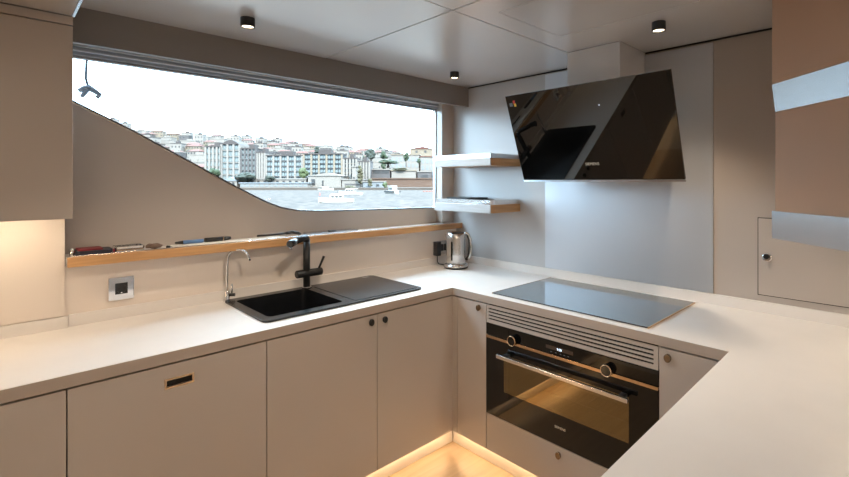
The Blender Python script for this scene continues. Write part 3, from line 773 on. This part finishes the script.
for (x, y), w_ in zip(((1.9, -1.9), (.6, -2.1), (-.9, -2.0), (-1.2, -1.1)), ('nearest the wall with the hood', 'second from the wall with the hood', 'third from the wall with the hood', 'farthest from the wall with the hood')):
    downlight(x, y, 'added saloon fill spot behind the viewpoint, ' + w_, 2.6 if x > 0 else 2.0, 160 if x > 0 else 179, .6 if x > 0 else .1)  # unseen spots added behind the camera as warm fill

# ------------------------------------------------------------------ outside: things placed by bearing and distance
def out(px, d, z=None, py=None):
    u = (px - CX) / F_PX * d
    zz = z if z is not None else (0.0 if py is None else EYE + (HY - py) / F_PX * d)
    return Vector((u * RX + d * FX, u * RY + d * FY, zz))
YAW = math.atan2(RY, RX)
def zat(py, d): return EYE + (HY - py) / F_PX * d
WATER, QUAY = -1.9, -.9
SHORE = 186.0
def strip(d0, d1, hw0, z0, z1):
    a = out(CX, d0); b2 = out(CX, d1)
    r = Vector((RX, RY, 0)); bm_ = bmesh.new()
    p = [a - r * hw0, a + r * hw0, b2 + r * hw0, b2 - r * hw0]
    lo_ = [bm_.verts.new((q.x, q.y, z0)) for q in p]; hi_ = [bm_.verts.new((q.x, q.y, z1)) for q in p]
    bm_.faces.new(lo_[::-1]); bm_.faces.new(hi_)
    for k in range(4): bm_.faces.new((lo_[k], lo_[(k + 1) % 4], hi_[(k + 1) % 4], hi_[k]))
    return bm_
bm = bmesh.new(); pts_ = [bm.verts.new((x, y, WATER)) for x, y in ((-900, -900), (900, -900), (900, 900), (-900, 900))]; bm.faces.new(pts_)
struct('sea', bm, 'sea_water')
struct('quay', strip(SHORE, 240, 420, WATER - 1, QUAY), 'quay_stone')
# hillside terrain
SKYL = [(-200, 90), (60, 108), (132, 134), (165, 139), (200, 140), (250, 143), (300, 149), (350, 153), (400, 158), (440, 164), (520, 170), (900, 174)]
def skyl(px):
    for (a, ya), (b2, yb) in zip(SKYL, SKYL[1:]):
        if px <= b2: return ya + (yb - ya) * (px - a) / (b2 - a)
    return SKYL[-1][1]
D0, D1 = 238.0, 430.0
def hill_z(px, d):
    t_ = max(0, min(1, (d - D0) / (D1 - D0)))
    return QUAY + (zat(skyl(px), D1) - QUAY) * (t_ ** .85)
bm = bmesh.new(); grid = []
for i in range(61):
    px = -200 + i * 1100 / 60
    grid.append([bm.verts.new(out(px, D0 + (D1 - D0) * j / 12, hill_z(px, D0 + (D1 - D0) * j / 12))) for j in range(13)] + [bm.verts.new(out(px, D1 + 150, -5))])
for a, b2 in zip(grid, grid[1:]):
    for j in range(13): bm.faces.new((a[j], b2[j], b2[j + 1], a[j + 1])).smooth = True
struct('hillside', bm, 'hill_ground')

def lbox(bm_, x0, x1, y0, y1, z0, z1, mi=0): add_box(bm_, x0, x1, y0, y1, z0, z1, mi)
def copy_part(o, parent, loc):
    c = o.copy(); C.objects.link(c); c.parent = parent; c.location = loc; return c

# --- hillside houses: three prototypes with their own windows, then copies
def house_mesh(w, d, h, mi_w, seed, roof):
    rnd = random.Random(seed); bm_ = bmesh.new()
    lbox(bm_, -w / 2, w / 2, 0, d, -6, h)
    nf = max(1, int(h / 2.9)); nb = max(2, int(w / 2.6))
    for f in range(nf):
        for k in range(nb):
            if rnd.random() < .12: continue
            x = -w / 2 + (k + .5) * w / nb; z = f * (h / nf) + .9
            lbox(bm_, x - .55, x + .55, -.06, .05, z, z + 1.4, 1)
        y = d / 2
        lbox(bm_, w / 2 - .05, w / 2 + .06, y - 1.5, y - .3, f * (h / nf) + .9, f * (h / nf) + 2.2, 1)
        lbox(bm_, -w / 2 - .06, -w / 2 + .05, y - 1.5, y - .3, f * (h / nf) + .9, f * (h / nf) + 2.2, 1)
    return bm_
def roof_mesh(w, d, h, kind):
    bm_ = bmesh.new(); o = .5
    if kind == 'hip':
        rh = 1.9; p = [(-w / 2 - o, -o, h), (w / 2 + o, -o, h), (w / 2 + o, d + o, h), (-w / 2 - o, d + o, h), (-w / 4, d / 2, h + rh), (w / 4, d / 2, h + rh)]
        v_ = [bm_.verts.new(q) for q in p]
        for q in ((0, 1, 5, 4), (1, 2, 5), (2, 3, 4, 5), (3, 0, 4), (3, 2, 1, 0)): bm_.faces.new([v_[i] for i in q])
    else:
        lbox(bm_, -w / 2 - .3, w / 2 + .3, -.3, d + .3, h + .01, h + .5)
        lbox(bm_, -w / 5, w / 8, d * .4, d * .75, h + .51, h + 2.2)
    return bm_
KIND = []
for k, (w, d, h, wm, rk_, rm, label) in enumerate((
        (11, 9, 6.2, 'city_white', 'hip', 'roof_red', 'white house with a red tiled hip roof on the far hillside'),
        (9, 9, 8.4, 'city_white', 'flat', 'roof_grey', 'tall white house with a flat grey roof on the far hillside'),
        (13, 9, 6.0, 'city_cream', 'hip', 'roof_red', 'cream house with a red tiled hip roof on the far hillside'),
        (10, 9, 7.2, 'city_grey', 'flat', 'city_white', 'grey house with a pale flat roof on the far hillside'),
        (15, 9, 5.6, 'city_white', 'flat', 'city_white', 'long low white house with a pale flat roof on the far hillside'))):
    me_w = obj('wall', house_mesh(w, d, h, 0, k, rk_), [wm, 'city_dark'])
    me_r = obj('roof', roof_mesh(w, d, h, rk_), rm)
    KIND.append((me_w, me_r, label, w))
used_proto = set(); n_house = 0
rnd = random.Random(11)
def nth(n): return str(n) + ('th' if 10 < n % 100 < 14 else {1: 'st', 2: 'nd', 3: 'rd'}.get(n % 10, 'th'))
ROWS = ('lowest row', 'second row up', 'third row up', 'fourth row up', 'fifth row up', 'sixth row up', 'seventh row up', 'eighth row up', 'skyline row')
SHORT = ('white house with red hip roof', 'tall white house with grey roof', 'cream house with red hip roof', 'grey house with pale roof', 'long low white house')
for row, d in enumerate((254, 272, 290, 309, 329, 350, 372, 396, 420)):
    in_row = 0
    px = 96 + rnd.random() * 10
    while px < 462:
        k = rnd.choices(range(5), (3, 3, 2, 1.6, 3))[0]
        w_, r_, label, wid = KIND[k]
        step = wid * .80 * F_PX / d
        px += step * (.62 + rnd.random() * .2)
        if not (d < 300 and 340 < px < 475):
            in_row += 1
            label = '%s on the hill, %s, %s from left' % (SHORT[k], ROWS[row], nth(in_row))
            e_ = thing('hillside_house', label, 'house', out(px, d + rnd.uniform(-5, 5), hill_z(px, d) + rnd.uniform(-.8, 1.2)), 'hillside houses ' + 'ABCDE'[k], YAW + rnd.uniform(-.2, .2))
            e_.scale = (.8, .8, .85)
            e_['group'] = ('red-roofed white hillside houses', 'tall flat-roofed white hillside houses', 'cream hillside houses', 'grey hillside houses', 'long low white hillside houses')[k]
            if k in used_proto:
                copy_part(w_, e_, (0, 0, 0)); copy_part(r_, e_, (0, 0, 0))
            else:
                used_proto.add(k); w_.parent = e_; r_.parent = e_
            n_house += 1
        px += step * (.60 + rnd.random() * .3)

# --- apartment blocks on the shore
def block(px0, px1, ytop, d, nx, nf, label, glass, frame, col, slab_m, roof='flat', deep=9, base=QUAY):
    z1 = zat(ytop, d); w = (px1 - px0) * d / F_PX; h = z1 - base
    e_ = thing('apartment_block', label, 'building', out((px0 + px1) / 2, d, base), None, YAW)
    bm_ = bmesh.new(); lbox(bm_, -w / 2, w / 2, .35, deep, -1, h)
    obj('wall', bm_, frame, e_, (0, 0, 0))
    fw, fh = w / nx, h / nf
    bm_ = bmesh.new(); lbox(bm_, -fw * .42, fw * .42, .18, .33, fh * .14, fh * .94)
    first = None
    for j in range(nf):
        for i in range(nx):
            loc = (-w / 2 + (i + .5) * fw, 0, j * fh)
            if first is None: first = obj('window', bm_, glass, e_, loc)
            else:
                c = copy_part(first, e_, loc)
    bm_ = bmesh.new(); lbox(bm_, -w / 2 - .1, w / 2 + .1, -.35, .17, -.16, .16)
    first = obj('floor_slab', bm_, slab_m, e_, (0, 0, fh))
    for j in range(2, nf): copy_part(first, e_, (0, 0, j * fh))
    bm_ = bmesh.new(); lbox(bm_, -.42, .42, -.6, -.36, 0, h)
    first = None
    for i in range(0, nx + 1, 2 if nx > 4 else 1):
        loc = (-w / 2 + i * fw, 0, 0)
        if first is None: first = obj('pillar', bm_, col, e_, loc)
        else: copy_part(first, e_, loc)
    bm_ = bmesh.new()
    if roof == 'arch':
        n = 12; lo_ = []
        for k in range(n + 1):
            x = -w / 2 + w * k / n; lo_.append((x, h + .02 + 2.0 * math.sin(PI * k / n)))
        pts_ = lo_ + [(w / 2 + .5, h - .4 + .42), (-w / 2 - .5, h + .02)]
        bm_.free(); bm_ = prism([(p[0], p[1]) for p in lo_[::-1]] if False else lo_[::-1] + [(-w / 2 - .6, h + .01)], -.6, deep, 'Y')
    else:
        lbox(bm_, -w / 2 - .1, w / 2 + .1, -.7, deep + .1, h + .02, h + .55)
        lbox(bm_, -w / 6, w / 6, 3, 7, h + .56, h + 2.4)
    obj('roof', bm_, 'roof_grey', e_, (0, 0, 0))
    return e_
block(206, 221, 147, 208, 4, 6, 'low glass wing at the left end of the shore blocks', 'city_glass', 'city_grey', 'city_white', 'city_white', deep=12)
block(222, 240, 144.5, 208, 6, 7, 'glass apartment block with a curved roof on the far shore', 'city_glass', 'city_white', 'city_white', 'city_white', 'arch')
block(241.5, 256, 149, 208, 4, 7, 'glass block with grey bands right of the curved-roof block', 'city_glass', 'city_grey', 'city_grey', 'city_grey')
block(257.5, 265, 153, 208, 3, 7, 'slim white block with dark windows between the glass blocks', 'city_glass_dark', 'city_white', 'city_white', 'city_white')
block(266.5, 302.5, 156, 208, 10, 6, 'glass block with white pillars in the middle of the far shore', 'city_glass', 'city_grey', 'city_white', 'city_grey')
block(304, 342, 154.5, 208, 10, 7, 'dark framed glass block right of the white-pillared block', 'city_glass', 'city_dark', 'city_cream', 'city_dark')
block(344, 356.5, 159, 208, 4, 6, 'white block with brown balconies left of the tall poplar', 'city_glass_dark', 'city_white', 'city_white', 'city_cream')
block(358, 369.5, 162, 208, 4, 5, 'dark glass block behind the tall poplar', 'city_glass_dark', 'city_grey', 'city_white', 'city_grey')

def hall(px0, px1, ytop, d, label, name, wallm, roofm, gable=0.0, wins=(), deep=12, base=QUAY, cat='building', winm='city_dark'):
    z1 = zat(ytop, d); w = (px1 - px0) * d / F_PX; h = z1 - base
    e_ = thing(name, label, cat, out((px0 + px1) / 2, d, base), None, YAW)
    bm_ = bmesh.new(); lbox(bm_, -w / 2, w / 2, 0, deep, -1, h); obj('wall', bm_, wallm, e_, (0, 0, 0))
    if gable:
        bm_ = prism([(-w / 2 - .4, h + .01), (w / 2 + .4, h + .01), (w * .08, h + gable)], -.4, deep + .4, 'Y')
    else:
        bm_ = bmesh.new(); lbox(bm_, -w / 2 - .4, w / 2 + .4, -.4, deep + .4, h + .01, h + .45)
    obj('roof', bm_, roofm, e_, (0, 0, 0))
    for (u, v0, v1, ww) in wins:
        bm_ = bmesh.new(); lbox(bm_, -ww / 2, ww / 2, -.08, .05, h * v0, h * v1)
        obj('window', bm_, winm, e_, (-w / 2 + u * w, -.06, 0))
    return e_
hall(222, 237, 181, 192, 'small white boathouse at the left end of the quay', 'boathouse', 'city_white', 'city_blue', 1.6, ((.45, .45, .8, .9), (.75, .45, .8, .9)))
hall(240, 308, 183.5, 190, 'long low white and blue pier building on the water edge', 'pier_building', 'city_white', 'city_blue', 0, [((k + .5) / 14, .25, .75, 1.5) for k in range(14)], 6, winm='city_blue')
hall(249, 306, 179.5, 197.5, 'white shed row behind the long pier building', 'shed_row', 'city_white', 'city_white', 0, [((k + .5) / 9, .6, .85, 1.0) for k in range(9)], 8)
hall(308, 341, 176, 196, 'white gabled warehouse in the middle of the quay', 'warehouse', 'city_white', 'city_white', 1.4, ((.16, .2, .72, 1.6), (.45, .1, .6, .6)), 14)
hall(342, 363, 180, 196, 'plain white shed right of the white warehouse', 'shed', 'city_white', 'city_white', 0, ((.5, .3, .5, 6.5),), 10, winm='city_grey')
hall(352, 356, 167, 200, 'thin white tower in front of the balcony block', 'tower', 'city_white', 'city_white', 0, ((.5, .4, .5, .8),), 4)
hall(371, 390, 170, 214, 'grey blank-walled building right of the poplar', 'warehouse', 'city_grey', 'city_white', 0, ((.3, .8, .95, 3.5), (.75, .8, .95, 3.5)), 12, winm='city_dark')
hall(391.5, 416, 171, 214, 'white walled terrace with plants on top, below the villa', 'terrace_building', 'city_white', 'city_cream', 0, ((.2, .1, .3, 1.2),), 12)
hall(417.5, 442, 172, 214, 'grey terrace beside the window edge below the villa', 'terrace_building', 'city_grey', 'city_white', 0, ((.3, .5, .8, 3), (.7, .5, .8, 3)), 12)
hall(372, 452, 179, 200, 'long brown earth bank along the quay at the right', 'retaining_wall', 'earth_brown', 'earth_brown', 0, (), 6, cat='wall')
hall(363, 384, 182, 194, 'low blue-grey shed at the foot of the poplar', 'shed', 'city_blue', 'city_white', 0, ((.3, .2, .6, 1.2), (.7, .2, .6, 1.2)), 4)
vl = hall(391, 419, 155, 260, 'big white villa with tall windows at the upper right', 'villa', 'city_white', 'city_cream', 0, [((k + .5) / 7, .80, .93, 1.3) for k in range(7)] + [((k + .5) / 7, .60, .72, 1.3) for k in range(7)], 12, winm='city_blue')
hall(420.5, 448, 157, 260, 'white villa wing cut by the window edge', 'villa', 'city_white', 'roof_red', 0, [((k + .5) / 6, .78, .92, 1.4) for k in range(6)] + [((k + .5) / 6, .55, .7, 1.4) for k in range(6)], 12, winm='city_blue')
hall(410, 432, 149, 285, 'cream turreted house behind the white villa', 'house', 'city_cream', 'roof_red', 1.5, ((.3, .9, .96, 1.3), (.7, .9, .96, 1.3)), 10)

# --- trees
def tree(px, pyb, pyt, wpx, d, label, mat, name='tree', seed=0, slim=False):
    z0 = zat(pyb, d); z1 = zat(pyt, d); w = wpx * d / F_PX / 2; h = z1 - z0
    e_ = thing(name, label, 'tree', out(px, d, z0))
    obj('trunk', tube([(0, 0, -2.0), (0.1, 0, h * .3), (0, .1, h * .75)], [w * .14, w * .10, w * .04], 7), 'bark', e_, (0, 0, 0))
    bm_ = bmesh.new(); rn = random.Random(seed)
    for k in range(26 if slim else 18):
        a = rn.uniform(0, 2 * PI); t_ = rn.uniform(.15, .98); rr = w * (.75 * math.sqrt(max(.05, 1 - abs(t_ - .45) * 1.5)) if slim else .9 * math.sqrt(max(.05, 1 - (t_ - .45) ** 2 * 2.6)))
        q = rr * rn.uniform(.2, .75); s_r = (w * .48 if slim else w * .45) * rn.uniform(.7, 1.15)
        r0 = bmesh.ops.create_icosphere(bm_, subdivisions=2, radius=1)
        c_ = Vector((math.cos(a) * q, math.sin(a) * q, h * .12 + t_ * h * .80))
        for v in r0['verts']:
            j_ = 1 + rn.uniform(-.18, .18); v.co = c_ + Vector((v.co.x * s_r, v.co.y * s_r, v.co.z * min(s_r, h * .28))) * j_
    obj('crown', bm_, mat, e_, (0, 0, 0))
tree(360, 189, 164, 7, 193, 'tall slim poplar on the quay', 'leaf_olive', 'poplar_tree', 1, True)
tree(370, 188, 179, 6, 190, 'small yellowish tree right of the poplar', 'leaf_olive', 'small_tree', 2)
tree(385, 188, 183, 6, 189, 'bright green round bush by the moored ferry', 'leaf_bright', 'bush', 3)
tree(303, 178, 169, 11, 200, 'bright green tree in front of the white-pillared block', 'leaf_bright', 'tree', 4)
tree(214, 181, 169, 13, 200, 'light green tree by the diagonal window edge', 'leaf_green', 'tree', 5)
tree(245, 182, 173, 22, 194, 'wide dark tree above the pier building', 'leaf_dark', 'tree', 6)
tree(269, 181, 176, 10, 196, 'low dark bush right of the wide dark tree', 'leaf_dark', 'bush', 7)
tree(317, 156, 147, 8, 300, 'dark umbrella-shaped tree on the hillside', 'leaf_dark', 'tree', 8)
tree(371, 160, 150, 13, 285, 'dark green tree cluster left of the villa', 'leaf_dark', 'tree', 9)
tree(384, 160, 152, 8, 280, 'round green tree nearest the left end of the villa', 'leaf_green', 'tree', 10)
tree(406, 163, 152, 6, 250, 'green tree standing in front of the villa', 'leaf_green', 'tree', 11)
tree(419, 164, 159, 5, 250, 'small green bush in front of the villa wing', 'leaf_green', 'bush', 12)
tree(400, 171, 168, 20, 216, 'planted hedge along the top of the white terrace', 'leaf_olive', 'hedge', 13)
tree(388, 164, 160, 22, 240, 'low green hedge below the villa trees', 'leaf_green', 'hedge', 14)
tree(350, 189, 186, 12, 188, 'low olive shrub at the water edge left of the poplar', 'leaf_olive', 'bush', 15)

rnd = random.Random(5)
for n_ in range(16):
    px_, d_ = 130 + n_ * 19.5, rnd.choice((263, 281, 300, 319, 340, 361))
    if 384 < px_ and d_ < 300: d_ = 319
    zb = HY - (hill_z(px_, d_) - EYE) * F_PX / d_
    tree(px_, zb, zb - rnd.uniform(4.5, 7.5), rnd.uniform(5, 9), d_, 'green tree between the hillside houses, %s from the left' % nth(n_ + 1), rnd.choice(('leaf_dark', 'leaf_green')), 'hillside_tree', 40 + n_)

# --- boats
def boat(px, py, d, ln, label, yaw, name='motor_boat', tall=1.0, dark=False):
    p = out(px, d, WATER); e_ = thing(name, label, 'boat', p, None, YAW + yaw)
    bm_ = bmesh.new(); b2 = ln * .17
    secs = [(-.5, .85, .0, .75), (-.2, 1, -.05, .75), (.15, .95, -.05, .85), (.38, .55, 0, 1.0), (.5, .04, .2, 1.15)]
    rings = []
    for t_, wv, lo_, hi_ in secs:
        rings.append([bm_.verts.new((t_ * ln, y * b2 * wv, z * ln * .14)) for y, z in ((-1, hi_), (-.8, lo_ + .1), (0, lo_ - .2), (.8, lo_ + .1), (1, hi_))])
    for a, c_ in zip(rings, rings[1:]):
        for k in range(4): bm_.faces.new((a[k], a[k + 1], c_[k + 1], c_[k]))
        bm_.faces.new((a[4], a[0], c_[0], c_[4]))
    bm_.faces.new(rings[0]); bm_.faces.new(rings[-1][::-1])
    obj('hull', bm_, 'boat_white', e_, (0, 0, 0))
    h0 = ln * .11
    obj('cabin', boxes([(-.22 * ln, .16 * ln, -b2 * .6, b2 * .6, h0, h0 + ln * .12 * tall)], .02), 'boat_white', e_, (0, 0, 0))
    for k in range(3):
        obj('cabin_window', box(-.18 * ln + k * .11 * ln, -.10 * ln + k * .11 * ln, -b2 * .6 - .02, b2 * .6 + .02, h0 + ln * .04 * tall, h0 + ln * .09 * tall), 'city_dark', e_, (0, 0, 0))
    obj('roof', box(-.30 * ln, .14 * ln, -b2 * .68, b2 * .68, h0 + ln * .125 * tall, h0 + ln * .145 * tall), 'boat_white', e_, (0, 0, 0))
    obj('mast', tube([(-.05 * ln, 0, h0 + ln * .146 * tall), (-.05 * ln, 0, h0 + ln * .30)], .03, 6), 'city_grey', e_, (0, 0, 0))
    return e_
b0 = boat(336, 203, 75, 5.6, 'white motor boat crossing the water, nearest of the boats', PI + .1)
obj('flag', box(2.5, 2.52, -.02, .5, 1.2, 1.6), 'label_red', b0, (0, 0, 0))
obj('flagpole', tube([(2.51, 0, .5), (2.51, 0, 1.65)], .02, 6), 'city_grey', b0, (0, 0, 0))
boat(350, 195, 118, 6.5, 'small white boat just behind the nearest motor boat', PI - .3)
f_ = boat(393, 194, 128, 7.0, 'white two-deck boat with a dark hull band near the far quay', -1.0, 'ferry', 1.5)
obj('hull_band', box(-3.3, 2.2, -1.25, 1.25, .45, .85), 'city_dark', f_, (0, 0, 0))
boat(326, 189.5, 180, 6, 'little white boat moored in front of the white warehouse', 0)
fl = thing('float_line', 'line of orange floats on the water beside the window edge', 'floats', out(430, 158, WATER), None, YAW)
for k in range(5): obj('float', tube([(-2.4 + k * 1.0, 0, .10), (-1.7 + k * 1.0, 0, .10)], [.18, .18], 10), 'orange_float', fl, (0, 0, 0))
obj('line', tube([(-2.4, 0, .10), (2.4, 0, .10)], .03, 6), 'orange_float', fl, (0, 0, 0))

# --- rope hanging outside the pane
rx, ry = .322, 2.83
rpe = thing('rope', 'knotted grey rope hanging outside the top left of the window', 'rope', (rx, ry, 1.96))
obj('cord', tube([(rx - .006, ry, 2.30), (rx - .004, ry, 2.12), (rx - .008, ry, 2.02), (rx + .002, ry, 1.975)], .0055, 8), 'rope_fibre', rpe)
obj('knot', tube([(rx - .035, ry, 1.955), (rx - .015, ry - .008, 1.967), (rx + .004, ry, 1.974), (rx + .022, ry + .008, 1.966), (rx + .05, ry, 1.945)], [.009, .014, .017, .013, .009], 10), 'rope_fibre', rpe)
obj('loose_end', tube([(rx + .0, ry - .012, 1.965), (rx - .014, ry - .012, 1.945), (rx - .026, ry - .012, 1.925)], [.009, .010, .008], 8), 'rope_fibre', rpe)
obj('loose_end', tube([(rx + .048, ry + .006, 1.946), (rx + .036, ry + .006, 1.936), (rx + .044, ry + .006, 1.928)], [.009, .009, .006], 8), 'rope_fibre', rpe)
